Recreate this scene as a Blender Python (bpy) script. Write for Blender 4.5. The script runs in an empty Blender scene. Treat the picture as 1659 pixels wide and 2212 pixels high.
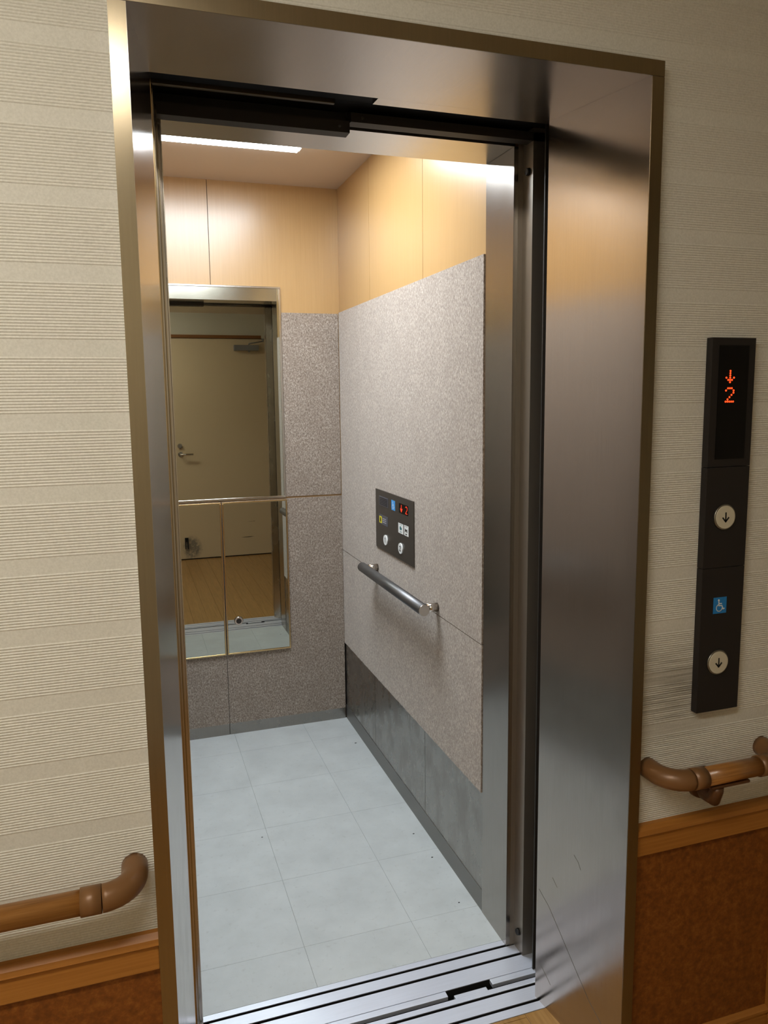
import bpy, bmesh, math, random
from mathutils import Vector, Matrix

random.seed(7)
scene = bpy.context.scene
col = scene.collection

# ------------------------------------------------------------------ camera
CAM = Vector((-0.0318, -1.2680, 1.5111))
YAW, PITCH, ROLL, FPX = 0.3199, 0.1337, -0.0115, 1662.755
PU, PV = -1.411, -25.466
fwd = Vector((math.sin(YAW) * math.cos(PITCH), math.cos(YAW) * math.cos(PITCH), -math.sin(PITCH)))
rgt0 = Vector((math.cos(YAW), -math.sin(YAW), 0))
up0 = rgt0.cross(fwd)
rgt = rgt0 * math.cos(ROLL) + up0 * math.sin(ROLL)
up = -rgt0 * math.sin(ROLL) + up0 * math.cos(ROLL)
cd = bpy.data.cameras.new('camera')
cam = bpy.data.objects.new('camera', cd)
col.objects.link(cam)
R = Matrix((rgt, up, -fwd)).transposed().to_4x4()
cam.matrix_world = Matrix.Translation(CAM) @ R
cd.sensor_fit = 'HORIZONTAL'
cd.sensor_width = 36.0
cd.lens = FPX / 1659.0 * 36.0
cd.shift_x = -PU / 1659.0
cd.shift_y = PV / 1659.0
cd.clip_start = 0.02
scene.camera = cam

# ------------------------------------------------------------------ world, exposure
w = bpy.data.worlds.new('world')
scene.world = w
w.use_nodes = True
w.node_tree.nodes['Background'].inputs[0].default_value = (0.02, 0.02, 0.02, 1)
w.node_tree.nodes['Background'].inputs[1].default_value = 0.1
vs = scene.view_settings
vs.view_transform = 'Standard'
vs.look = 'None'
vs.gamma = 1.0
vs.use_curve_mapping = False
vs.exposure = 0.0
scene.cycles.max_bounces = 8
scene.cycles.diffuse_bounces = 4
scene.cycles.glossy_bounces = 6
scene.cycles.transmission_bounces = 2
scene.cycles.adaptive_threshold = 0.04
CAR_LIGHT = (0.86, 0.935, 1.0, 22.0)       # colour, strength of the car's ceiling panel
HALL_LIGHT = (1.0, 0.962, 0.88, 25.0)       # colour, strength of the landing's ceiling lamp

# ------------------------------------------------------------------ materials
def srgb(r, g, b):
    f = lambda c: (c / 255 / 12.92) if c / 255 <= 0.04045 else ((c / 255 + 0.055) / 1.055) ** 2.4
    return (f(r), f(g), f(b), 1.0)

def new_mat(name):
    m = bpy.data.materials.new(name)
    m.use_nodes = True
    nt = m.node_tree
    return m, nt, nt.nodes['Principled BSDF']

def plain(name, c, rough=0.5, metal=0.0, spec=0.5, coat=0.0):
    m, nt, b = new_mat(name)
    b.inputs['Base Color'].default_value = c
    b.inputs['Roughness'].default_value = rough
    b.inputs['Metallic'].default_value = metal
    b.inputs['Specular IOR Level'].default_value = spec
    b.inputs['Coat Weight'].default_value = coat
    return m

def emit(name, c, s):
    m, nt, b = new_mat(name)
    b.inputs['Base Color'].default_value = (c[0] * .5, c[1] * .5, c[2] * .5, 1)
    b.inputs['Emission Color'].default_value = (c[0], c[1], c[2], 1)
    b.inputs['Emission Strength'].default_value = s
    return m

def nd(nt, t, **k):
    n = nt.nodes.new(t)
    for a, v in k.items():
        setattr(n, a, v)
    return n

def coords(nt, scale, world=True):
    """position in metres (world) scaled per axis"""
    g = nd(nt, 'ShaderNodeNewGeometry')
    mp = nd(nt, 'ShaderNodeMapping')
    mp.inputs['Scale'].default_value = scale
    nt.links.new(g.outputs['Position'], mp.inputs['Vector'])
    return mp.outputs['Vector']

def noise(nt, vec, scale=1.0, detail=3.0, rough=0.55):
    n = nd(nt, 'ShaderNodeTexNoise')
    n.inputs['Scale'].default_value = scale
    n.inputs['Detail'].default_value = detail
    n.inputs['Roughness'].default_value = rough
    nt.links.new(vec, n.inputs['Vector'])
    return n.outputs['Fac']

def ramp(nt, fac, stops):
    r = nd(nt, 'ShaderNodeValToRGB')
    e = r.color_ramp.elements
    e[0].position, e[0].color = stops[0]
    e[1].position, e[1].color = stops[-1]
    for p, c in stops[1:-1]:
        x = e.new(p)
        x.color = c
    nt.links.new(fac, r.inputs['Fac'])
    return r.outputs['Color']

def mrange(nt, fac, a, b, c, d):
    m = nd(nt, 'ShaderNodeMapRange')
    for i, v in zip((1, 2, 3, 4), (a, b, c, d)):
        m.inputs[i].default_value = v
    nt.links.new(fac, m.inputs[0])
    return m.outputs[0]

def bump(nt, b, height, strength, dist):
    n = nd(nt, 'ShaderNodeBump')
    n.inputs['Strength'].default_value = strength
    n.inputs['Distance'].default_value = dist
    nt.links.new(height, n.inputs['Height'])
    nt.links.new(n.outputs['Normal'], b.inputs['Normal'])

def mixc(nt, fac, a, b, mode='MIX'):
    n = nd(nt, 'ShaderNodeMix', data_type='RGBA', blend_type=mode)
    for sock, v in ((n.inputs[0], fac), (n.inputs[6], a), (n.inputs[7], b)):
        if hasattr(v, 'is_output'):
            nt.links.new(v, sock)
        else:
            sock.default_value = v
    return n.outputs[2]

def steel(name, base, rlo, rhi, grain, bs=0.05, smudge=0.0):
    """brushed stainless: grain = per-axis scale of the fine streaks"""
    m, nt, b = new_mat(name)
    b.inputs['Metallic'].default_value = 1.0
    v = coords(nt, grain)
    f = noise(nt, v, 1.0, 2.0)
    c2 = noise(nt, coords(nt, (9, 9, 6)), 1.0, 2.0)
    d = tuple(x * 0.94 for x in base[:3]) + (1,)
    cc = ramp(nt, f, [(0.3, d), (0.7, base)])
    if smudge:
        z = nd(nt, 'ShaderNodeSeparateXYZ')
        g = nd(nt, 'ShaderNodeNewGeometry')
        nt.links.new(g.outputs['Position'], z.inputs[0])
        low = mrange(nt, z.outputs['Z'], 0.95, 0.45, 0.0, 1.0)
        k = nd(nt, 'ShaderNodeMath', operation='MULTIPLY')
        nt.links.new(low, k.inputs[0])
        nt.links.new(mrange(nt, noise(nt, coords(nt, (7, 16, 9)), 1.0, 5.0, .65), 0.42, 0.62, 0.0, smudge), k.inputs[1])
        add = nd(nt, 'ShaderNodeMath', operation='ADD')
        nt.links.new(mrange(nt, c2, 0.3, 0.7, rlo, rhi), add.inputs[0])
        nt.links.new(k.outputs[0], add.inputs[1])
        nt.links.new(add.outputs[0], b.inputs['Roughness'])
    else:
        nt.links.new(mrange(nt, c2, 0.3, 0.7, rlo, rhi), b.inputs['Roughness'])
    nt.links.new(cc, b.inputs['Base Color'])
    if bs:
        bump(nt, b, f, bs * 0.3, 0.0004)
    return m

def wood(name, ca, cb, cc, grain, rough=0.35, coat=0.0, spec=0.5, bs=0.08, croug=0.25):
    m, nt, b = new_mat(name)
    f = noise(nt, coords(nt, grain), 1.0, 5.0, 0.6)
    f2 = noise(nt, coords(nt, tuple(g * .22 for g in grain)), 1.0, 2.0)
    c = ramp(nt, f, [(0.28, ca), (0.5, cb), (0.72, cc)])
    c = mixc(nt, mrange(nt, f2, 0.35, 0.65, 0.0, 0.35), c, ca)
    nt.links.new(c, b.inputs['Base Color'])
    b.inputs['Roughness'].default_value = rough
    b.inputs['Specular IOR Level'].default_value = spec
    b.inputs['Coat Weight'].default_value = coat
    b.inputs['Coat Roughness'].default_value = croug
    bump(nt, b, f, bs, 0.0006)
    return m

def felt_mat(name, axis):
    m, nt, b = new_mat(name)
    s = (480, 480, 190)
    f = noise(nt, coords(nt, s), 1.0, 3.0, 0.7)
    g = noise(nt, coords(nt, (190, 190, 110)), 1.0, 3.0, 0.65)
    h = noise(nt, coords(nt, (10, 10, 10)), 1.0, 3.0)
    add = nd(nt, 'ShaderNodeMath', operation='ADD')
    mul = nd(nt, 'ShaderNodeMath', operation='MULTIPLY')
    mul.inputs[1].default_value = 0.5
    nt.links.new(f, add.inputs[0]); nt.links.new(g, add.inputs[1]); nt.links.new(add.outputs[0], mul.inputs[0])
    c = ramp(nt, mul.outputs[0], [(0.36, srgb(100, 87, 77)), (0.50, srgb(150, 137, 125)), (0.64, srgb(200, 189, 177))])
    c = mixc(nt, mrange(nt, h, 0.4, 0.62, 0.0, 0.22), c, srgb(128, 114, 102))
    nt.links.new(c, b.inputs['Base Color'])
    b.inputs['Roughness'].default_value = 0.95
    b.inputs['Sheen Weight'].default_value = 0.45
    b.inputs['Sheen Roughness'].default_value = 0.5
    b.inputs['Sheen Tint'].default_value = (1.0, 0.94, 0.88, 1)
    b.inputs['Specular IOR Level'].default_value = 0.1
    bump(nt, b, mul.outputs[0], 0.6, 0.002)
    return m

M = {}
ST = srgb(196, 188, 178)
M['steel_x'] = steel('brushed_steel_reveal', srgb(186, 177, 168), 0.17, 0.19, (400, 400, 9), 0.06, 0.05)
M['steel_y'] = steel('brushed_steel_facing', srgb(200, 192, 180), 0.22, 0.30, (300, 300, 7), 0.06)
M['steel_soffit'] = steel('brushed_steel_soffit', srgb(190, 183, 176), 0.25, 0.27, (400, 8, 400), 0.0)
M['steel_transom'] = steel('brushed_steel_transom', srgb(216, 213, 208), 0.24, 0.26, (8, 400, 400), 0.22)
M['steel_car'] = steel('brushed_steel_car', srgb(162, 156, 149), 0.20, 0.22, (300, 300, 8), 0.04, 0.05)
M['casing'] = steel('casing_steel', srgb(160, 146, 122), 0.20, 0.23, (300, 300, 7), 0.05)
M['kick'] = steel('kick_steel', srgb(158, 154, 148), 0.19, 0.25, (300, 300, 8), 0.04, 0.2)
M['skirt'] = plain('skirting_steel', srgb(128, 126, 122), 0.4, 0.7)
M['alu'] = steel('sill_aluminium', srgb(222, 228, 242), 0.44, 0.50, (8, 320, 320), 0.05)
M['alu'].node_tree.nodes['Principled BSDF'].inputs['Metallic'].default_value = 0.55
M['sill_dark'] = plain('sill_groove', srgb(28, 25, 22), 0.7, 0.2)
M['chrome'] = plain('chrome_trim', srgb(210, 206, 200), 0.16, 1.0)
M['gold'] = plain('gold_trim', srgb(206, 178, 132), 0.22, 1.0)
M['mirror'] = plain('mirror_glass', srgb(192, 194, 184), 0.008, 1.0)
M['dark'] = plain('dark_metal', srgb(46, 40, 35), 0.55, 0.25)
M['strike'] = plain('strike_steel', srgb(150, 142, 132), 0.34, 0.75)
M['darker'] = plain('black_void_metal', srgb(16, 14, 13), 0.6, 0.2)
M['rail_brown'] = plain('track_brown', srgb(92, 82, 68), 0.35, 0.8)
M['rubber'] = plain('black_rubber', srgb(14, 13, 13), 0.55)
M['felt'] = felt_mat('grey_felt', 0)
M['maple'] = wood('maple_laminate', srgb(175, 139, 90), srgb(179, 143, 94), srgb(183, 147, 98), (160, 160, 5), 0.28, 0.0, 0.8, 0.01)
M['backing'] = plain('brown_backing', srgb(170, 128, 82), 0.7)
M['seam'] = plain('dark_seam', srgb(76, 52, 36), 0.7)
M['ceil'] = plain('car_ceiling', srgb(202, 184, 166), 0.55)
M['plate'] = plain('charcoal_plate', srgb(84, 79, 73), 0.34, 0.4)
M['plate2'] = plain('slate_plate', srgb(104, 107, 118), 0.4, 0.3)
M['hallplate'] = plain('hall_plate', srgb(44, 40, 38), 0.5, 0.2, 0.3)
M['black'] = plain('black_gloss', srgb(6, 5, 5), 0.3, 0, 0.25)
M['white'] = plain('white_plastic', srgb(242, 246, 246), 0.4)
M['ivory'] = plain('ivory_plastic', srgb(206, 198, 176), 0.35)
M['ring'] = plain('button_ring', srgb(150, 144, 132), 0.3, 0.9)
M['blue'] = plain('blue_sticker', srgb(30, 128, 200), 0.4)
M['blue2'] = plain('light_blue_sticker', srgb(70, 165, 245), 0.4)
M['yellow'] = plain('yellow_sticker', srgb(244, 232, 60), 0.4)
M['teal'] = plain('teal_print', srgb(20, 112, 120), 0.5)
M['print'] = plain('black_print', srgb(20, 20, 22), 0.5)
M['greyprint'] = plain('grey_print', srgb(190, 192, 200), 0.5)
M['led'] = emit('red_led', (1.0, 0.07, 0.012), 1.7)
M['led2'] = emit('red_led_car', (1.0, 0.06, 0.02), 0.9)
M['brown_plastic'] = plain('brown_plastic', srgb(128, 90, 54), 0.36, 0.15)
M['brown_dark'] = plain('dark_brown_plastic', srgb(92, 58, 32), 0.4, 0.1)
M['oak'] = wood('oak_rail', srgb(128, 82, 36), srgb(168, 114, 56), srgb(188, 134, 74), (7, 160, 160), 0.28, 0.3)
M['trim'] = wood('orange_wood_trim', srgb(160, 102, 40), srgb(172, 113, 48), srgb(182, 124, 56), (4, 200, 200), 0.42)
M['steelbar'] = steel('grab_bar_grey', srgb(128, 129, 131), 0.42, 0.50, (300, 6, 300), 0.08)
M['sandwood'] = wood('floor_plank', srgb(142, 104, 54), srgb(164, 124, 70), srgb(178, 138, 84), (110, 5, 110), 0.30, 0.2)
M['beige'] = plain('beige_door', srgb(196, 180, 140), 0.4)
M['closer'] = plain('closer_grey', srgb(150, 150, 150), 0.4, 0.5)
M['brown_frame'] = plain('brown_frame', srgb(134, 88, 44), 0.45)
M['hallceil'] = plain('hall_ceiling_white', srgb(222, 216, 200), 0.8)
M['wallplain'] = plain('plain_wall', srgb(206, 200, 182), 0.85)

def cork_mat():
    m, nt, b = new_mat('orange_brown_cork')
    f = noise(nt, coords(nt, (75, 75, 75)), 1.0, 4.0, 0.65)
    h = noise(nt, coords(nt, (240, 240, 240)), 1.0, 2.0)
    c = ramp(nt, f, [(0.32, srgb(108, 58, 14)), (0.52, srgb(132, 74, 20)), (0.68, srgb(150, 92, 34))])
    c = mixc(nt, mrange(nt, h, 0.4, 0.7, 0, 0.4), c, srgb(112, 60, 16))
    nt.links.new(c, b.inputs['Base Color'])
    b.inputs['Roughness'].default_value = 0.5
    bump(nt, b, f, 0.2, 0.001)
    return m
M['cork'] = cork_mat()

def tile_mat():
    m, nt, b = new_mat('pale_grey_vinyl')
    f = noise(nt, coords(nt, (8, 8, 8)), 1.0, 5.0, 0.6)
    h = noise(nt, coords(nt, (60, 60, 60)), 1.0, 3.0)
    c = ramp(nt, f, [(0.3, srgb(190, 197, 199)), (0.7, srgb(204, 211, 213))])
    c = mixc(nt, mrange(nt, h, 0.60, 0.75, 0, 0.3), c, srgb(160, 163, 162))
    nt.links.new(c, b.inputs['Base Color'])
    nt.links.new(mrange(nt, f, 0.3, 0.7, 0.30, 0.5), b.inputs['Roughness'])
    return m
M['tile'] = tile_mat()

def wall_mat():
    """cream ribbed wallpaper, with a hand-worn grey stain beside the call plate"""
    m, nt, b = new_mat('cream_ribbed_wallpaper')
    f = noise(nt, coords(nt, (300, 300, 300)), 1.0, 2.0)
    c = ramp(nt, f, [(0.3, srgb(210, 206, 194)), (0.7, srgb(222, 218, 207))])
    g = nd(nt, 'ShaderNodeNewGeometry')
    mp = nd(nt, 'ShaderNodeMapping')
    mp.inputs['Location'].default_value = (-1.03 / 0.17, 0, -0.885 / 0.15)
    mp.inputs['Scale'].default_value = (1 / 0.17, 0, 1 / 0.15)
    nt.links.new(g.outputs['Position'], mp.inputs[0])
    ln = nd(nt, 'ShaderNodeVectorMath', operation='LENGTH')
    nt.links.new(mp.outputs[0], ln.inputs[0])
    mask = mrange(nt, ln.outputs['Value'], 0.15, 1.0, 1.0, 0.0)
    mu = nd(nt, 'ShaderNodeMath', operation='MULTIPLY')
    nt.links.new(mask, mu.inputs[0])
    nt.links.new(mrange(nt, noise(nt, coords(nt, (5, 5, 190)), 1.0, 3.0), 0.3, 0.7, 0.05, 0.8), mu.inputs[1])
    c = mixc(nt, mu.outputs[0], c, srgb(96, 88, 72))
    nt.links.new(c, b.inputs['Base Color'])
    b.inputs['Roughness'].default_value = 0.7
    b.inputs['Specular IOR Level'].default_value = 0.25
    bump(nt, b, f, 0.15, 0.0005)
    return m
M['wall'] = wall_mat()

def beige_mat():
    m, nt, b = M['beige'], M['beige'].node_tree, M['beige'].node_tree.nodes['Principled BSDF']
    g = nd(nt, 'ShaderNodeNewGeometry')
    mp = nd(nt, 'ShaderNodeMapping')
    mp.inputs['Location'].default_value = (-0.50 / 0.10, 0, -0.11 / 0.13)
    mp.inputs['Scale'].default_value = (1 / 0.10, 0, 1 / 0.13)
    nt.links.new(g.outputs['Position'], mp.inputs[0])
    ln = nd(nt, 'ShaderNodeVectorMath', operation='LENGTH')
    nt.links.new(mp.outputs[0], ln.inputs[0])
    mu = nd(nt, 'ShaderNodeMath', operation='MULTIPLY')
    nt.links.new(mrange(nt, ln.outputs['Value'], 0.55, 1.0, 1.0, 0.0), mu.inputs[0])
    nt.links.new(mrange(nt, noise(nt, coords(nt, (40, 40, 40)), 1.0, 3.0), 0.35, 0.55, 0.2, 0.8), mu.inputs[1])
    nt.links.new(mixc(nt, mu.outputs[0], srgb(214, 194, 160), srgb(112, 108, 100)), b.inputs['Base Color'])
beige_mat()

# ------------------------------------------------------------------ builders
def wloc(o):
    p = Vector(o.location)
    while o.parent:
        o = o.parent
        p += Vector(o.location)
    return p

def mk(name, verts, faces, mat, parent=None, smooth=False, bev=0.0, origin=None):
    vs_ = [Vector(v) for v in verts]
    lo = Vector([min(v[i] for v in vs_) for i in range(3)])
    hi = Vector([max(v[i] for v in vs_) for i in range(3)])
    c = Vector(origin) if origin else (lo + hi) / 2
    me = bpy.data.meshes.new(name)
    bm = bmesh.new()
    bv = [bm.verts.new(v - c) for v in vs_]
    for f in faces:
        try:
            bm.faces.new([bv[i] for i in f])
        except ValueError:
            pass
    bmesh.ops.recalc_face_normals(bm, faces=bm.faces)
    if bev:
        bmesh.ops.bevel(bm, geom=[e for e in bm.edges if e.calc_face_angle(0) > 0.5], offset=bev, segments=2, affect='EDGES', profile=0.5)
    for f in bm.faces:
        f.smooth = smooth
    bm.to_mesh(me)
    bm.free()
    me.materials.append(M[mat] if isinstance(mat, str) else mat)
    o = bpy.data.objects.new(name, me)
    col.objects.link(o)
    if parent:
        o.parent = parent
        o.location = c - wloc(parent)
    else:
        o.location = c
    return o

BF = [(0, 1, 3, 2), (4, 6, 7, 5), (0, 4, 5, 1), (2, 3, 7, 6), (0, 2, 6, 4), (1, 5, 7, 3)]
def bxv(x0, x1, y0, y1, z0, z1):
    return [(x, y, z) for x in (x0, x1) for y in (y0, y1) for z in (z0, z1)]

def box(name, x0, x1, y0, y1, z0, z1, mat, parent=None, bev=0.0):
    return mk(name, bxv(x0, x1, y0, y1, z0, z1), BF, mat, parent, bev=bev)

def boxes(name, lst, mat, parent=None):
    V, F = [], []
    for b in lst:
        n = len(V)
        V += bxv(*b)
        F += [tuple(i + n for i in f) for f in BF]
    return mk(name, V, F, mat, parent)

def prism(name, poly, a0, a1, axis, mat, parent=None, bev=0.0):
    """2-D polygon extruded along one axis; poly holds the two other coordinates in axis order"""
    def P(p, a):
        q = list(p)
        q.insert('xyz'.index(axis), a)
        return tuple(q)
    n = len(poly)
    V = [P(p, a0) for p in poly] + [P(p, a1) for p in poly]
    F = [tuple(range(n)), tuple(range(n, 2 * n))] + [(i, (i + 1) % n, n + (i + 1) % n, n + i) for i in range(n)]
    return mk(name, V, F, mat, parent, bev=bev)

def tube(name, path, rad, mat, parent=None, seg=20, cap=True):
    """round bar along a path; rad a number or one per point"""
    pts = [Vector(p) for p in path]
    n = len(pts)
    rr = rad if isinstance(rad, (list, tuple)) else [rad] * n
    V, F = [], []
    nrm = None
    for i in range(n):
        t = (pts[min(i + 1, n - 1)] - pts[max(i - 1, 0)]).normalized()
        if nrm is None:
            nrm = t.orthogonal().normalized()
        nrm = (nrm - t * nrm.dot(t)).normalized()
        b = t.cross(nrm)
        for k in range(seg):
            a = 2 * math.pi * k / seg
            V.append(pts[i] + (nrm * math.cos(a) + b * math.sin(a)) * rr[i])
    for i in range(n - 1):
        for k in range(seg):
            F.append((i * seg + k, i * seg + (k + 1) % seg, (i + 1) * seg + (k + 1) % seg, (i + 1) * seg + k))
    if cap:
        F.append(tuple(range(seg)))
        F.append(tuple((n - 1) * seg + k for k in range(seg)))
    o = mk(name, V, F, mat, parent, smooth=True)
    for p in o.data.polygons:
        if len(p.vertices) > 4:
            p.use_smooth = False
    return o

def flats(name, polys, plane, h0, h1, mat, parent=None):
    """thin raised print: 2-D polygons set on a plane function plane(a, b, h)"""
    V, F = [], []
    for poly in polys:
        n = len(poly)
        k = len(V)
        V += [plane(a, b, h0) for a, b in poly] + [plane(a, b, h1) for a, b in poly]
        F += [tuple(k + i for i in range(n)), tuple(k + n + i for i in range(n))]
        F += [(k + i, k + (i + 1) % n, k + n + (i + 1) % n, k + n + i) for i in range(n)]
    return mk(name, V, F, mat, parent)

def stroke(pts, wd):
    out = []
    for (ax, ay), (bx_, by_) in zip(pts, pts[1:]):
        dx, dy = bx_ - ax, by_ - ay
        l = math.hypot(dx, dy) or 1
        nx, ny = -dy / l * wd / 2, dx / l * wd / 2
        ex, ey = dx / l * wd * .3, dy / l * wd * .3
        out.append([(ax + nx - ex, ay + ny - ey), (ax - nx - ex, ay - ny - ey), (bx_ - nx + ex, by_ - ny + ey), (bx_ + nx + ex, by_ + ny + ey)])
    return out

def disc(cx, cy, r, n=24, ry=None):
    return [(cx + r * math.cos(2 * math.pi * i / n), cy + (ry or r) * math.sin(2 * math.pi * i / n)) for i in range(n)]

def rect(a0, a1, b0, b1):
    return [(a0, b0), (a1, b0), (a1, b1), (a0, b1)]

def wheelchair(cx, cy, s):
    """the access symbol in a square of side s"""
    k = lambda x, y: (cx + x * s, cy + y * s)
    P_ = [disc(*k(-.11, .33), .065 * s, 12)]
    P_ += stroke([k(-.10, .24), k(-.08, -.02), k(.14, -.02), k(.24, -.26), k(.33, -.22)], .07 * s)
    P_ += stroke([k(-.09, .11), k(.12, .11)], .06 * s)
    P_ += stroke([k(-.05 + .22 * math.cos(a), -.16 + .22 * math.sin(a)) for a in [math.radians(t) for t in range(110, 351, 20)]], .055 * s)
    return P_

def arrow_down(cx, cy, h, wd):
    return stroke([(cx, cy + h / 2), (cx, cy - h / 2)], wd) + stroke([(cx - h * .40, cy - h * .06), (cx, cy - h / 2), (cx + h * .40, cy - h * .06)], wd)

def tag(o, label, cat, group=None, kind=None):
    o['label'] = label
    o['category'] = cat
    if group:
        o['group'] = group
    if kind:
        o['kind'] = kind
    return o

def thing(name, loc, label, cat, group=None, kind=None):
    o = bpy.data.objects.new(name, None)
    o.empty_display_size = 0.05
    col.objects.link(o)
    o.location = loc
    return tag(o, label, cat, group, kind)

def copy_tree(o, off, parent=None):
    c = o.copy()
    col.objects.link(c)
    if parent:
        c.parent = parent
    else:
        c.location = Vector(o.location) + Vector(off)
    for ch in o.children:
        copy_tree(ch, off, c)
    return c

# ------------------------------------------------------------------ key measures (metres; door plane y = 0, car behind it)
W = 0.9175
D = 0.2923
XLB, XRB = 0.0426, 0.8749
HF, HB = 2.0894, 2.100
YW = 0.022                      # face of the landing wall
XL, XR = -0.210, 0.891
YR, YJ, YC = 2.110, 0.630, 0.478  # rear wall, inner and outer edge of the car's entrance
ZC = 2.407
HX0, HX1, HY, HZ = -2.2, 2.5, -1.93, 2.46

# ------------------------------------------------------------------ landing wall (ribbed paper as real relief)
def ribbed_wall():
    prof = [(YW, 0.0)]
    z = 0.60
    per, smooth_h, dep = 0.112, 0.026, 0.0010
    top = 1.603
    nrib = 19
    k = math.floor((top - 0.55) / per) + 1
    zt = top - k * per
    while zt < HZ:
        prof.append((YW, zt - smooth_h))
        prof.append((YW, zt))
        p = (per - smooth_h) / nrib
        for i in range(nrib):
            b = zt + i * p
            for t, d in ((0.08, 0.0), (0.30, .8), (0.5, 1), (0.70, .8), (0.92, 0)):
                prof.append((YW - dep * d, b + t * p))
        zt += per
    prof = [q for q in prof if q[1] <= HZ + .05]
    V, F = [], []
    def strip(x0, x1, zmin):
        pr = [(YW, zmin)] + [q for q in prof if q[1] > zmin]
        n = len(V)
        for y, z in pr:
            V.append((x0, y, z)); V.append((x1, y, z))
        for i in range(len(pr) - 1):
            a = n + 2 * i
            F.append((a, a + 1, a + 3, a + 2))
    strip(HX0, -0.0255, 0.0)
    strip(0.9435, HX1, 0.0)
    strip(-0.0255, 0.9435, 2.112)
    return mk('wall_front', V, F, 'wall', origin=(0.45, YW, 0))
wall_front = ribbed_wall()
tag(wall_front, 'cream landing wall with horizontal ribbed bands around the lift doorway', 'wall', kind='structure')

# wainscot of the landing wall
for x0, x1 in ((HX0, -0.0262), (0.9442, 1.333)):
    box('cork_panel', x0, x1, YW - 0.004, YW + 0.004, 0.068, 0.5335, 'cork', wall_front)
    box('cap_board', x0, x1, YW - 0.014, YW + 0.004, 0.5335, 0.579, 'trim', wall_front, 0.0015)
    prism('cap_moulding', [(YW + .003, 0.5795), (YW - .017, 0.5795), (YW - .021, 0.5835), (YW - .019, 0.594), (YW - .010, 0.6015), (YW + .003, 0.6025)], x0, x1, 'x', 'trim', wall_front)
    box('base_board', x0, x1, YW - 0.012, YW + 0.004, 0.0, 0.060, 'trim', wall_front, 0.001)
    prism('base_moulding', [(YW + .003, .0605), (YW - .016, .0605), (YW - .016, .068), (YW - .006, .0735), (YW + .003, .0735)], x0, x1, 'x', 'trim', wall_front)
# wooden corner post where the panelling ends
box('corner_post', 1.3335, 1.40, YW - 0.022, YW + 0.01, 0.0, 0.6, 'trim', wall_front, 0.002)
box('cork_panel', 1.4005, HX1, YW - 0.004, YW + 0.004, 0.0, 0.6, 'cork', wall_front)

# ------------------------------------------------------------------ landing shell
hall_floor = box('floor', HX0, HX1, HY, 0.251, -0.04, -0.013, 'darker')
tag(hall_floor, 'honey wood plank floor of the landing before the lift', 'floor', kind='structure')
pw = 0.0975
i = 0
x = HX0
plank_mesh = {}
while x < HX1 - .001:
    ofs = (0.0, 0.62, 0.31, 0.93)[i % 4]
    y = HY - ofs
    while y < 0.25:
        y0, y1 = max(y, HY), min(y + 1.24, 0.251 if 0.0 < x + pw and x < W - .0 else 0.012)
        xa, xb = x, x + pw
        if y1 > y0 + .0015:
            key = round(y1 - y0, 3)
            if key in plank_mesh:
                o = bpy.data.objects.new('plank', plank_mesh[key])
                col.objects.link(o)
                o.parent = hall_floor
                o.location = Vector(((xa + xb) / 2, (y0 + y1) / 2, -0.0065)) - wloc(hall_floor)
            else:
                o = box('plank', xa + .0004, xb - .0004, y0 + .0004, y1 - .0004, -0.013, 0.0, 'sandwood', hall_floor, 0.0008)
                plank_mesh[key] = o.data
        y += 1.24
    x += pw
    i += 1
tag(box('ceiling', HX0, HX1, HY - .1, 0.3, HZ, HZ + .05, 'hallceil'), 'white ceiling of the landing above the lift doorway', 'ceiling', kind='structure')
tag(box('wall_left', HX0 - .05, HX0, HY - .1, 0.1, 0, HZ, 'wallplain'), 'cream end wall of the landing past the left handrail', 'wall', kind='structure')
tag(box('wall_right', HX1, HX1 + .05, HY - .1, 0.1, 0, HZ, 'wallplain'), 'cream end wall of the landing past the call plate', 'wall', kind='structure')
wall_back = box('wall_back', HX0, HX1, HY - .08, HY, 0, HZ, 'wallplain')
tag(wall_back, 'pale landing wall opposite the lift, seen in the mirror', 'wall', kind='structure')

# ------------------------------------------------------------------ hall lamp
hl = thing('hall_ceiling_lamp', (-0.72, -1.14, HZ), 'long fluorescent ceiling lamp lighting the landing, above left of the doorway', 'lamp')
box('lamp_housing', -1.52, 0.08, -1.26, -1.02, HZ - .03, HZ - .0005, 'hallceil', hl, 0.004)
box('lamp_diffuser', -1.50, 0.06, -1.24, -1.04, HZ - .05, HZ - .0305, emit('hall_lamp_glow', HALL_LIGHT[:3], HALL_LIGHT[3]), hl)

# ------------------------------------------------------------------ room door opposite (seen in the mirror)
d5 = thing('door_5', (0.80, HY, 0), 'beige steel room door with lever and closer, reflected in the mirror', 'door', kind='structure')
leaf = box('door_leaf', 0.375, 1.262, HY + .0005, HY + .015, 0.010, 2.062, 'beige', d5, 0.001)
box('frame_head', 0.33, 1.215, HY + .0005, HY + .03, 2.066, 2.094, 'brown_frame', d5)
box('frame_head', 1.216, 1.30, HY + .0005, HY + .028, 2.066, 2.094, 'wallplain', d5)
for x0, x1 in ((0.33, 0.372), (1.265, 1.30)):
    box('frame_post', x0, x1, HY + .0005, HY + .028, 0, 2.065, 'beige', d5)
box('threshold_gap', 0.373, 1.264, HY + .0005, HY + .012, 0.0, 0.009, 'darker', d5)
cl = box('door_closer', 0.955, 1.188, HY + .016, HY + .062, 1.953, 2.004, 'closer', d5, 0.003)
tube('closer_pin', [(1.098, HY + .04, 1.938), (1.098, HY + .04, 1.9525)], 0.010, 'closer', cl, 12)
tube('closer_arm', [(1.098, HY + .04, 2.006), (1.098, HY + .04, 2.016), (1.10, HY + .045, 2.018), (1.226, HY + .050, 2.040)], 0.0055, 'closer', cl, 10)
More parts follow.
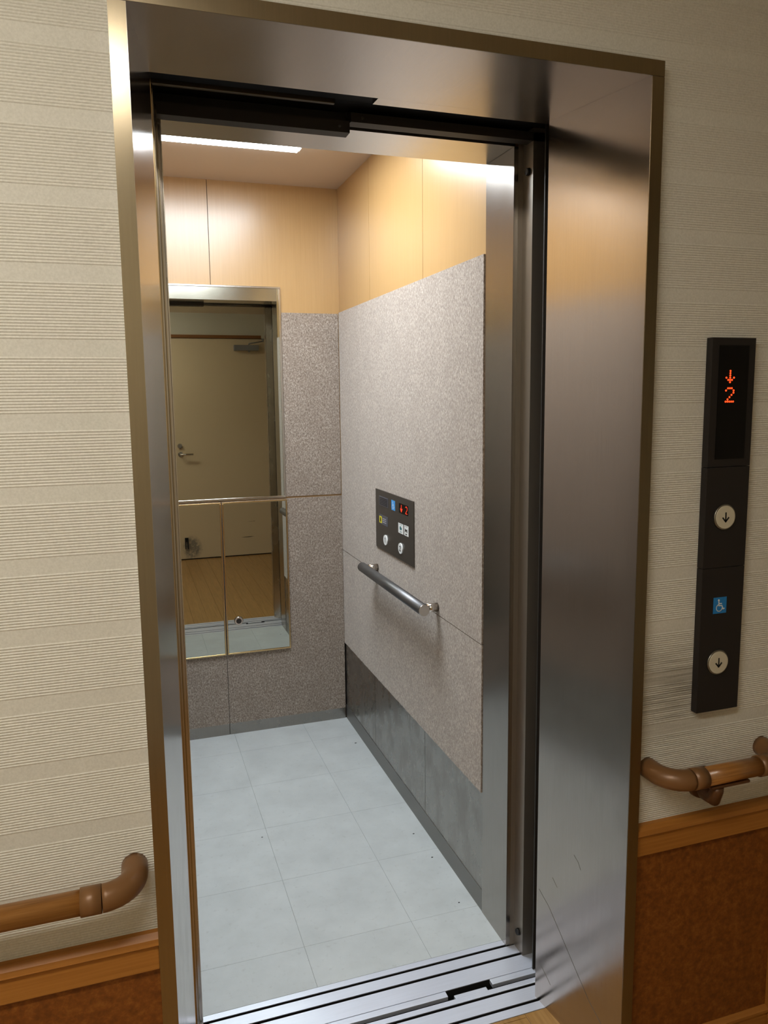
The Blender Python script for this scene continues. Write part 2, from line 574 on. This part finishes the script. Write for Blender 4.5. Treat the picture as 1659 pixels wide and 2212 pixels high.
tube('closer_bracket', [(1.228, HY + .050, 2.035), (1.228, HY + .050, 2.062)], 0.008, 'closer', cl, 10)
lv = tube('lever_rose', [(0.432, HY + .0155, 1.0), (0.432, HY + .024, 1.0)], 0.022, 'chrome', d5, 18)
tube('lever_handle', [(0.432, HY + .0245, 1.0), (0.432, HY + .052, 1.0), (0.440, HY + .06, 1.0), (0.545, HY + .06, 1.0)], 0.0085, 'chrome', lv, 12)
tube('lock_cylinder', [(0.430, HY + .0155, 1.078), (0.430, HY + .032, 1.078)], [0.023, 0.019], 'chrome', d5, 18)
boxes('door_stop', [(0.436, 0.468, HY + .0155, HY + .030, 0.175, 0.212), (0.436, 0.446, HY + .0155, HY + .030, 0.105, 0.175), (0.457, 0.468, HY + .0155, HY + .030, 0.105, 0.175)], 'rubber', d5)
flats('scratch', [[(0.96, .180), (1.0, .184), (1.06, .186), (1.09, .184), (1.04, .179)], [(0.52, .085), (0.60, .087), (0.60, .0855)], [(1.02, .33), (1.10, .334), (1.10, .331)]],
      lambda a, b, h: (a, HY + .0151 + h, b), 0.0, 0.0003, 'print', d5)

# ------------------------------------------------------------------ doorway casing with splayed reveals
t1 = thing('trim_1', (0.4588, 0, 0), 'brushed steel casing and splayed reveals around the lift doorway', 'door frame', kind='structure')
lp = [(-0.0262, 0.0), (0.0, 0.0), (XLB, D), (XLB - .006, D), (-0.012, YW + .002), (-0.0262, YW + .002)]
def jamb(poly):
    n = len(poly)
    V = [(a, b, 0.0) for a, b in poly] + [(a, b, HF - .0001 + min(b, .31) * .0365) for a, b in poly]
    F = [tuple(range(n)), tuple(range(n, 2 * n))] + [(i, (i + 1) % n, n + (i + 1) % n, n + i) for i in range(n)]
    mk('jamb', V, F, 'steel_x', t1)
jamb(lp)
jamb([(W - a, b) for a, b in lp][::-1])
# narrow face strips of the casing: dim hall's reflection put into the steel's colour
box('casing_strip', -0.0262, -0.0004, -0.0012, -0.0001, 0.0, HF - .001, 'casing', t1)
box('casing_strip', W + .0004, W + .0262, -0.0012, -0.0001, 0.0, HF - .001, 'casing', t1)
prism('header', [(0.0, HF), (0.274, HF + .0100), (0.274, 2.117), (0.0, 2.117)], -0.0262, W + .0262, 'x', 'steel_soffit', t1)
prism('header_return', [(0.2742, HF + .0100), (0.311, HF + .0113), (0.311, 2.117), (0.2742, 2.117)], 0.478, W + .0262, 'x', 'steel_soffit', t1)
box('casing_strip', -0.0262, W + .0262, -0.0012, -0.0001, HF + .0002, 2.117, 'casing', t1)

# scratches worn into the right reveal
def RP(t, z, h):
    n = Vector((-D, -(W - XRB), 0)).normalized() * h
    return (W - t * (W - XRB) + n.x, t * D + n.y, z)
M['scratch'] = plain('scratch_grey', srgb(124, 119, 114), 0.45, 0.8)
for pts in ([(.97, .30), (.84, .277), (.68, .232), (.50, .180), (.34, .135), (.2, .108)], [(.16, .112), (.10, .092), (.04, .06)], [(.80, .36), (.74, .345)], [(.92, .10), (.85, .086), (.8, .075)], [(.55, .46), (.50, .45), (.47, .436)]):
    flats('scratch', stroke(pts, .0008), lambda a, b, h: RP(a, b, h), 0.0002, 0.0005, 'scratch', t1)

# ------------------------------------------------------------------ door gear in the dark gap above
gear = thing('door_gear', (0.45, 0.40, 2.08), 'dark door track and hanger strips in the gap above the doors', 'door track')
box('track_cover', -0.6, 1.0, 0.315, 0.400, 2.135, 2.30, 'darker', gear)
box('landing_track', -0.6, 0.41, 0.352, 0.362, 2.1095, 2.1190, 'rail_brown', gear, 0.001)
box('gear_back', -0.6, 1.0, 0.4005, 0.4775, 2.135, 2.32, 'darker', gear)
h1 = prism('hanger_strip', [(0.437, 2.0835), (0.470, 2.0835), (0.470, 2.134), (0.466, 2.134), (0.466, 2.088), (0.441, 2.088), (0.441, 2.108), (0.437, 2.108)], -0.40, 0.4655, 'x', 'dark', gear)
h2 = prism('hanger_strip', [(0.430, 2.1045), (0.462, 2.1045), (0.462, 2.134), (0.458, 2.134), (0.458, 2.109), (0.434, 2.109), (0.434, 2.124), (0.430, 2.124)], 0.4665, 0.955, 'x', 'dark', gear)
tube('screw', [(0.442, 0.4345, 2.095), (0.442, 0.4368, 2.095)], 0.0035, 'chrome', h1, 10)
tube('screw', [(0.492, 0.4275, 2.114), (0.492, 0.4298, 2.114)], 0.0035, 'chrome', h2, 10)

# ------------------------------------------------------------------ sliding door panels, open to the left
for n, (ya, yb, xe, wd, lab) in enumerate(((0.2950, 0.3170, 0.0438, 0.44, 'steel landing door panel slid open, nearest the left reveal'),
                                           (0.3240, 0.3460, 0.0480, 0.44, 'steel landing door panel slid open behind the first panel'),
                                           (0.4280, 0.4420, 0.0590, 0.46, 'steel car door panel slid open, nearer the landing'),
                                           (0.4650, 0.4765, 0.0685, 0.46, 'steel car door panel slid open, innermost at the left edge'))):
    d = thing('door_%d' % (n + 1), (xe - wd / 2, (ya + yb) / 2, 0.004), lab, 'door', kind='structure')
    box('door_panel', xe - wd, xe - .0025, ya, yb, 0.004, 2.0995, 'steel_x', d, 0.001)
    box('edge_strip', xe - .0024, xe, ya + .0015, yb - .0015, 0.004, 2.0995, ('gold', 'casing', 'casing', 'steel_y')[n], d)  # gold and brown tints paint reflections onto the steel edges

# ------------------------------------------------------------------ sills
def sill(name, lab, strips, grooves, y0, y1):
    s = thing(name, (0.45, (y0 + y1) / 2, -0.03), lab, 'door sill')
    boxes('sill_base', [(-0.38, 1.0, y0, y1, -0.050, -0.0285)] + [(-0.38, 1.0, p, q, -0.0284, -0.0026) for p, q in strips], 'sill_dark', s)  # dark cores under the strips put the grooves' shade into the colour
    for a, b in strips:
        box('sill_strip', -0.38, 1.0, a, b, -0.0025, 0.0, 'alu', s, 0.0006)
    return s
sc_ = sill('car_sill', 'aluminium car sill with two dark grooves beside the grey floor', [(0.4845, 0.5025), (0.4440, 0.4760), (0.3835, 0.4350)], 0, 0.3830, 0.5025)
for x0, x1 in ((-0.38, 0.667), (0.792, 1.0)):
    box('sill_flap', x0, x1, 0.3640, 0.3826, -0.012, -0.0008, 'alu', sc_, 0.0008)
sl_ = sill('landing_sill', 'aluminium landing sill with two grooves beside the wood floor', [(0.3345, 0.3500), (0.2850, 0.3260), (0.2525, 0.2765)], 0, 0.2525, 0.3500)
box('sill_flap', 0.682, 0.772, 0.3504, 0.3625, -0.012, -0.0004, 'alu', sl_, 0.0008)

# ------------------------------------------------------------------ car entrance surround
t2 = thing('trim_2', (0.45, 0.55, 0), 'brushed steel jamb and transom framing the lift car entrance', 'door frame', kind='structure')
box('car_jamb', XR - .0025, 0.900, YC, YJ, 0.0, 2.1030, 'steel_car', t2)
prism('strike_post', [(0.9002, YC), (0.9135, YC), (0.9135, 0.4300), (0.955, 0.4300), (0.955, 0.4340), (0.918, 0.4340), (0.918, 0.4820), (0.9002, 0.4820)], 0.0, 2.134, 'z', 'strike', t2)
for z in (2.040, 0.057):
    tube('rubber_buffer', [(0.9134, 0.451, z), (0.9065, 0.451, z)], [0.0095, 0.008], 'rubber', t2, 16)
box('strike_plate', 0.9155, 1.02, 0.376, 0.380, 0.0, 2.134, 'dark', t2)
prism('landing_strike', [(0.8770, D + .0005), (0.9090, 0.346), (0.96, 0.346), (0.96, D + .0005)], 0.0002, 2.0990, 'z', 'steel_y', t2)
box('transom', XL, XR, YC, YJ, 2.1035, ZC, 'steel_transom', t2)
box('front_return', XL, 0.030, YC + .003, YJ, 0.0, 2.1030, 'steel_car', t2)

# ------------------------------------------------------------------ car shell
cf = box('floor_car', XL, XR, 0.5028, YR, -0.04, -0.0036, 'backing')
tag(cf, 'pale grey vinyl tile floor of the lift car', 'floor', kind='structure')
xs = [XL, 0.045, 0.3605, 0.677, XR]
ys = [0.5028, 0.659, 0.973, 1.287, 1.601, 1.915, YR]
for a, b in zip(xs, xs[1:]):
    for c, d in zip(ys, ys[1:]):
        box('floor_tile', a + .0003, b - .0003, c + .0003, d - .0003, -0.0035, 0.0, 'tile', cf)
def chip(name, px, r):
    return flats(name, [disc(px[0], px[1], r, 7, r * .6)], lambda a, b, h: (a, b, h), 0.0001, 0.0009, 'print', cf)
for p, r in (((0.853, 1.83), .005), ((0.34, 1.235), .003), ((0.843, 1.08), .0035), ((0.852, 0.93), .0035), ((0.842, 0.69), .003)):
    chip('grit', p, r)
cc = box('ceiling_car', XL, XR, YC, YR, ZC, ZC + .03, 'ceil')
tag(cc, 'cream ceiling of the lift car around the light panel', 'ceiling', kind='structure')

def side_wall(name, lab, s):
    """s = 1 right wall, -1 left wall"""
    face = XR if s > 0 else XL
    def X(d0, d1):                       # d = distance in front of the wall's face
        a, b = face - s * d0, face - s * d1
        return min(a, b), max(a, b)
    wl = box(name, *X(-0.045, -0.010), YC + .005 if s > 0 else YJ, YR + .03, 0.0, ZC + .02, 'backing')
    if s > 0:
        wl.data.transform(Matrix.Identity(4))
    tag(wl, lab, 'wall', kind='structure')
    yy = [(YJ + .0005, 1.0890), (1.0915, 1.6545), (1.6570, YR - .0005)]
    for a, b in yy:
        box('wood_panel', *X(-0.0098, 0.0), a, b, 1.10, ZC, 'maple', wl)
        box('kick_panel', *X(-0.0098, 0.0), a, b, 0.066, 1.098, 'kick', wl)
    box('skirting', *X(-0.0098, 0.0015), YJ + .0005, YR - .0005, 0.0, 0.0655, 'skirt', wl)
    box('felt_sheet', *X(0.0003, 0.0055), YJ + .006, YR - .0065, 0.8155, 1.881, 'felt', wl)
    box('felt_sheet', *X(0.0003, 0.0050), YJ + .006, YR - .0065, 0.371, 0.8125, 'felt', wl)
    return wl
wr = side_wall('wall_car_right', 'right wall of the lift car with maple, grey felt and steel kick plates', 1)
wlft = side_wall('wall_car_left', 'left wall of the lift car with maple and grey felt, seen only in reflections', -1)

wb = box('wall_car_rear', XL, XR, YR + .010, YR + .045, 0.0, ZC + .02, 'seam')
tag(wb, 'rear wall of the lift car with maple and grey felt around the mirrors', 'wall', kind='structure')
for a, b in ((XL, 0.3330), (0.3355, XR)):
    box('wood_panel', a, b, YR, YR + .0098, 1.0, ZC, 'maple', wb)
for a, b in ((XL, 0.3400), (0.3425, XR - .006)):
    box('felt_sheet', a, b, YR - .0055, YR + .009, 0.052, 1.0660, 'felt', wb)
    box('kick_strip', a, b, YR - .004, YR + .009, 0.0, 0.0515, 'kick', wb)
box('felt_sheet', 0.6300, XR - .008, YR - .0055, YR - .0003, 1.0740, 1.8765, 'felt', wb)
box('felt_sheet', XL, 0.0380, YR - .0055, YR - .0003, 1.0740, 1.8765, 'felt', wb)

# ------------------------------------------------------------------ mirrors
def mirror(x0, x1, z0, z1, lab, fr, wd, y0=YR - .0005):
    m = thing('mirror', ((x0 + x1) / 2, y0, z0), lab, 'mirror', 'mirrors on the rear car wall')
    box('mirror_glass', x0 + wd * .8, x1 - wd * .8, y0 - .0065, y0 - .0055 + .004, z0 + wd * .8, z1 - wd * .8, 'mirror', m)
    for a, b, c, d in ((x0, x1, z1 - wd, z1), (x0, x1, z0, z0 + wd), (x0, x0 + wd, z0 + wd, z1 - wd), (x1 - wd, x1, z0 + wd, z1 - wd)):
        box('frame_bar', a, b, y0 - .0105, y0, c, d, fr, m, 0.0012)
    return m
mirror(0.040, 0.6275, 1.0715, 1.9840, 'tall upper mirror in aluminium frame on the rear wall', 'chrome', 0.0085)
YM = YR - .0060
mirror(0.040, 0.3395, 0.3770, 1.0630, 'narrow lower left mirror in brass-toned frame on rear wall', 'gold', 0.0065, YM)
m3 = mirror(0.3430, 0.6300, 0.3770, 1.0630, 'lower right mirror with round chrome lock in brass-toned frame', 'gold', 0.0065, YM)
lk = tube('lock_ring', [(0.3975, YM - .0066, 0.529), (0.3975, YM - .0135, 0.529)], [0.0205, 0.0175], 'chrome', m3, 24)
tube('lock_core', [(0.3975, YM - .0136, 0.529), (0.3975, YM - .0150, 0.529)], 0.0115, 'dark', lk, 18)

# ------------------------------------------------------------------ car ceiling light
cl_ = thing('ceiling_light', (0.34, 1.22, ZC), 'flat white light panel on the lift car ceiling', 'lamp')
box('light_frame', 0.060, 0.620, 0.815, 1.630, ZC - .006, ZC - .0003, 'white', cl_)
prism('light_diffuser', [(0.066, ZC - .0065), (0.070, ZC - .012), (0.610, ZC - .012), (0.614, ZC - .0065)], 0.821, 1.624, 'y', emit('car_panel_glow', CAR_LIGHT[:3], CAR_LIGHT[3]), cl_)

# ------------------------------------------------------------------ grab bars
def grab_bar(lab):
    g = thing('grab_bar', (0.84, 1.28, 0.84), lab, 'grab bar', 'grab bars in the lift car')
    tube('rail', [(0.830, 1.611, 0.840), (0.830, 0.937, 0.840)], 0.0190, 'steelbar', g, 24)
    for y in (1.582, 0.960):
        tube('post', [(0.846, y, 0.840), (0.8850, y, 0.840)], 0.0145, 'chrome', g, 18)
    for y0, y1 in ((0.9365, 0.9345), (1.6115, 1.6135)):
        tube('end_cap', [(0.830, y0, 0.840), (0.830, y1, 0.840)], [0.0191, 0.0178], 'chrome', g, 24)
    return g
gb = grab_bar('grey steel grab bar on the right car wall below the button panel')
gl = copy_tree(gb, (XL - 0.852 + .1, 0, 0))
gl['label'] = 'grey steel grab bar on the left car wall, seen only in reflections'
gl.location = (XL + 0.051, 1.28, 0.84)
for c in gl.children:
    if c.name.startswith('post'):
        c.location.x = -c.location.x
    else:
        c.location.x = -c.location.x

# ------------------------------------------------------------------ car operating panel (right wall, plane x = const)
XP = XR - .0058
cop = thing('operating_panel', (XP, 1.38, 0.925), 'charcoal button panel with red display and two floor buttons', 'button panel')
CP = lambda y, z, h: (XP - h, y, z)
R4 = lambda y0, y1, z0, z1: [(y0, z0), (y1, z0), (y1, z1), (y0, z1)]
flats('face_plate', [R4(1.1635, 1.5835, 0.9270, 1.1560)], CP, 0.0003, 0.004, 'plate', cop)
gr = flats('speaker_grille', [R4(1.431, 1.536, 1.098, 1.133)], CP, 0.0041, 0.0052, 'plate2', cop)
flats('grille_slot', [R4(1.436, 1.531, z, z + .0032) for z in (1.1015, 1.1075, 1.1135, 1.1195, 1.1255)], CP, 0.0053, 0.0056, 'black', gr)
sg = flats('access_sign', [R4(1.3525, 1.3925, 1.0975, 1.134)], CP, 0.0041, 0.0046, 'blue2', cop)
flats('access_symbol', wheelchair(0, 0, 0.034), lambda a, b, h: CP(1.3725 - a, 1.1158 + b, h), 0.0047, 0.005, 'white', sg)
ds = flats('floor_display', [R4(1.2145, 1.3095, 1.0985, 1.133)], CP, 0.0041, 0.0046, 'black', cop)
flats('display_arrow', arrow_down(0, 0, 0.024, 0.0036), lambda a, b, h: CP(1.2835 - a, 1.116 + b, h), 0.0047, 0.0052, 'led2', ds)
two = [(-.0085, .009), (-.005, .0122), (.004, .0122), (.0085, .008), (.008, .002), (-.0085, -.0122), (.0085, -.0122)]
flats('display_digit', stroke(two, 0.0024), lambda a, b, h: CP(1.2315 - a, 1.116 + b, h), 0.0047, 0.0052, 'led2', ds)
nt_ = flats('notice_plate', [R4(1.436, 1.536, 1.025, 1.0615)], CP, 0.0041, 0.0049, 'plate2', cop)
ye = flats('yellow_sticker', [R4(1.5055, 1.5355, 1.029, 1.055)], CP, 0.0050, 0.0053, 'yellow', nt_)
flats('phone_mark', [disc(1.5205, 1.042, .006, 14, .0095)], CP, 0.0054, 0.0057, 'print', nt_)
flats('notice_lines', [R4(1.455, 1.497, z, z + .0022) for z in (1.0345, 1.0415, 1.0485)], CP, 0.0050, 0.0052, 'greyprint', nt_)
s1 = flats('white_sticker', [R4(1.2655, 1.3185, 1.0245, 1.0605)], CP, 0.0041, 0.0045, 'white', cop)
flats('sticker_print', [[(1.303, 1.046), (1.296, 1.052), (1.288, 1.047), (1.280, 1.044), (1.284, 1.038), (1.293, 1.036), (1.302, 1.039)], R4(1.283, 1.300, 1.029, 1.0315), R4(1.276, 1.308, 1.0565, 1.0575)], CP, 0.0046, 0.0048, 'teal', s1)
s2 = flats('white_sticker', [R4(1.2130, 1.2565, 1.0250, 1.0615)], CP, 0.0041, 0.0045, 'white', cop)
flats('sticker_print', [[(1.248, 1.050), (1.248, 1.036), (1.243, 1.037), (1.240, 1.042), (1.234, 1.041), (1.228, 1.036), (1.224, 1.037), (1.224, 1.050), (1.230, 1.047), (1.240, 1.048)],
                        R4(1.226, 1.244, 1.0285, 1.0325), R4(1.220, 1.250, 1.0575, 1.0585)], CP, 0.0046, 0.0048, 'print', s2)
def car_button(y, z, glyph):
    b = flats('floor_button', [disc(y, z, .0215, 28, .0195)], CP, 0.0041, 0.0075, 'white', cop)
    flats('button_digit', glyph, lambda a, c, h: CP(y - a, z + c, h), 0.0076, 0.0079, 'print', b)
car_button(1.4615, 0.971, stroke([(-.003, .0055), (.0, .0085), (.0, -.0085)], .0042))
car_button(1.2925, 0.970, stroke([(-.005, .005), (-.003, .0082), (.003, .0082), (.005, .0045), (-.005, -.0082), (.0055, -.0082)], .0036))

# ------------------------------------------------------------------ landing call plate
YP = YW - .0185
cpn = thing('call_panel', (1.137, YW, 0.837), 'tall black call plate with red floor display on the ribbed wall', 'call panel')
HP = lambda x, z, h: (x, YP - h, z)
for z0, z1 in ((1.3610, 1.6205), (1.1500, 1.3602), (0.8365, 1.1492)):
    box('plate_section', 1.0835, 1.1915, YP, YW - .0012, z0, z1, 'hallplate', cpn, 0.0008)
dw = flats('display_window', [rect(1.1005, 1.1745, 1.3765, 1.6055)], HP, 0.0002, 0.0010, 'black', cpn)
dp = 0.0047
def dots(rows, cx, ztop, mat, name):
    P_ = []
    for r, cols in enumerate(rows):
        for c in cols:
            P_.append(disc(cx + (c - 2) * dp, ztop - r * dp * .95, dp * .43, 8))
    return flats(name, P_, HP, 0.0011, 0.0018, mat, dw)
dots([(2,), (2,), (2,), (0, 2, 4), (1, 2, 3), (2,)], 1.1290, 1.5545, 'led', 'led_arrow')
dots([(1, 2, 3), (0, 4), (4,), (3,), (2,), (1,), (0, 1, 2, 3, 4)], 1.1295, 1.5200, 'led', 'led_digit')
for zc in (1.2565, 0.9450):
    rg = tube('button_ring', [(1.1315, YP - .0002, zc), (1.1315, YP - .0035, zc)], [0.0275, 0.0262], 'ring', cpn, 32)
    bt = tube('call_button', [(1.1315, YP - .0036, zc), (1.1315, YP - .0050, zc)], [0.0243, 0.0236], 'ivory', rg, 32)
    flats('button_arrow', arrow_down(1.1315, zc, 0.0185, 0.0032), HP, 0.0051, 0.0055, 'print', rg)
ac = flats('access_sign', [rect(1.1145, 1.1480, 1.0515, 1.0860)], HP, 0.0002, 0.0009, 'blue', cpn)
flats('access_symbol', wheelchair(1.1312, 1.0688, 0.0335), HP, 0.0010, 0.0013, 'white', ac)

# ------------------------------------------------------------------ handrails of the landing
YRL = -0.055
def arc(cx, cy, r, a0, a1, n, z):
    return [(cx + r * math.cos(math.radians(a0 + (a1 - a0) * i / n)), cy + r * math.sin(math.radians(a0 + (a1 - a0) * i / n)), z) for i in range(n + 1)]
def handrail(lab, xe, s, x_far, z, brackets, both=False):
    """xe = centre of the leg that meets the wall, s = +1 rail runs to the right"""
    h = thing('handrail', (xe + s * .15, YW, z), lab, 'handrail', 'landing handrails')
    rb = 0.050
    def elbow(xw, d):                    # d = direction from the wall leg towards the rail
        cx, cy = xw + d * rb, YRL + rb
        a = arc(cx, cy, rb, 180, 270, 12, z) if d > 0 else arc(cx, cy, rb, 0, -90, 12, z)
        el = tube('elbow', [(xw, YW - .0004, z), (xw, YW - .012, z)] + a, [0.0215] * 15, 'brown_plastic', h, 24)
        x2 = cx + d * .032
        tube('collar', [(cx + d * .0003, YRL, z), (x2, YRL, z)], 0.0222, 'brown_plastic', el, 24)
        return x2 + d * .0003
    xa = elbow(xe, s)
    xb = elbow(x_far, -s) if both else x_far
    tube('rail', [(xa, YRL, z), (xb, YRL, z)], 0.0195, 'oak', h, 28)
    for bx_ in brackets:
        b = tube('wall_rose', [(bx_ + .030, YW - .0004, z - .058), (bx_ + .030, YW - .010, z - .058)], [0.036, 0.034], 'brown_dark', h, 24)
        tube('bracket_arm', [(bx_ + .026, YW - .0105, z - .060), (bx_ + .012, YW - .035, z - .064), (bx_ + .002, YRL + .006, z - .056), (bx_ + .004, YRL, z - .036), (bx_ + .004, YRL, z - .027)], [0.016, 0.0155, 0.015, 0.013, .013], 'brown_dark', b, 14)
        box('saddle', bx_ - .02, bx_ + .080, YRL - .011, YRL + .011, z - .0265, z - .0200, 'brown_dark', b, 0.002)
    return h
handrail('wooden handrail with brown elbow left of the doorway', -0.058, -1, HX0 + .05, 0.7270, [-0.9])
handrail('short wooden handrail with brown elbows at both ends below the call plate', 0.9765, 1, 1.2790, 0.7270, [1.090], True)
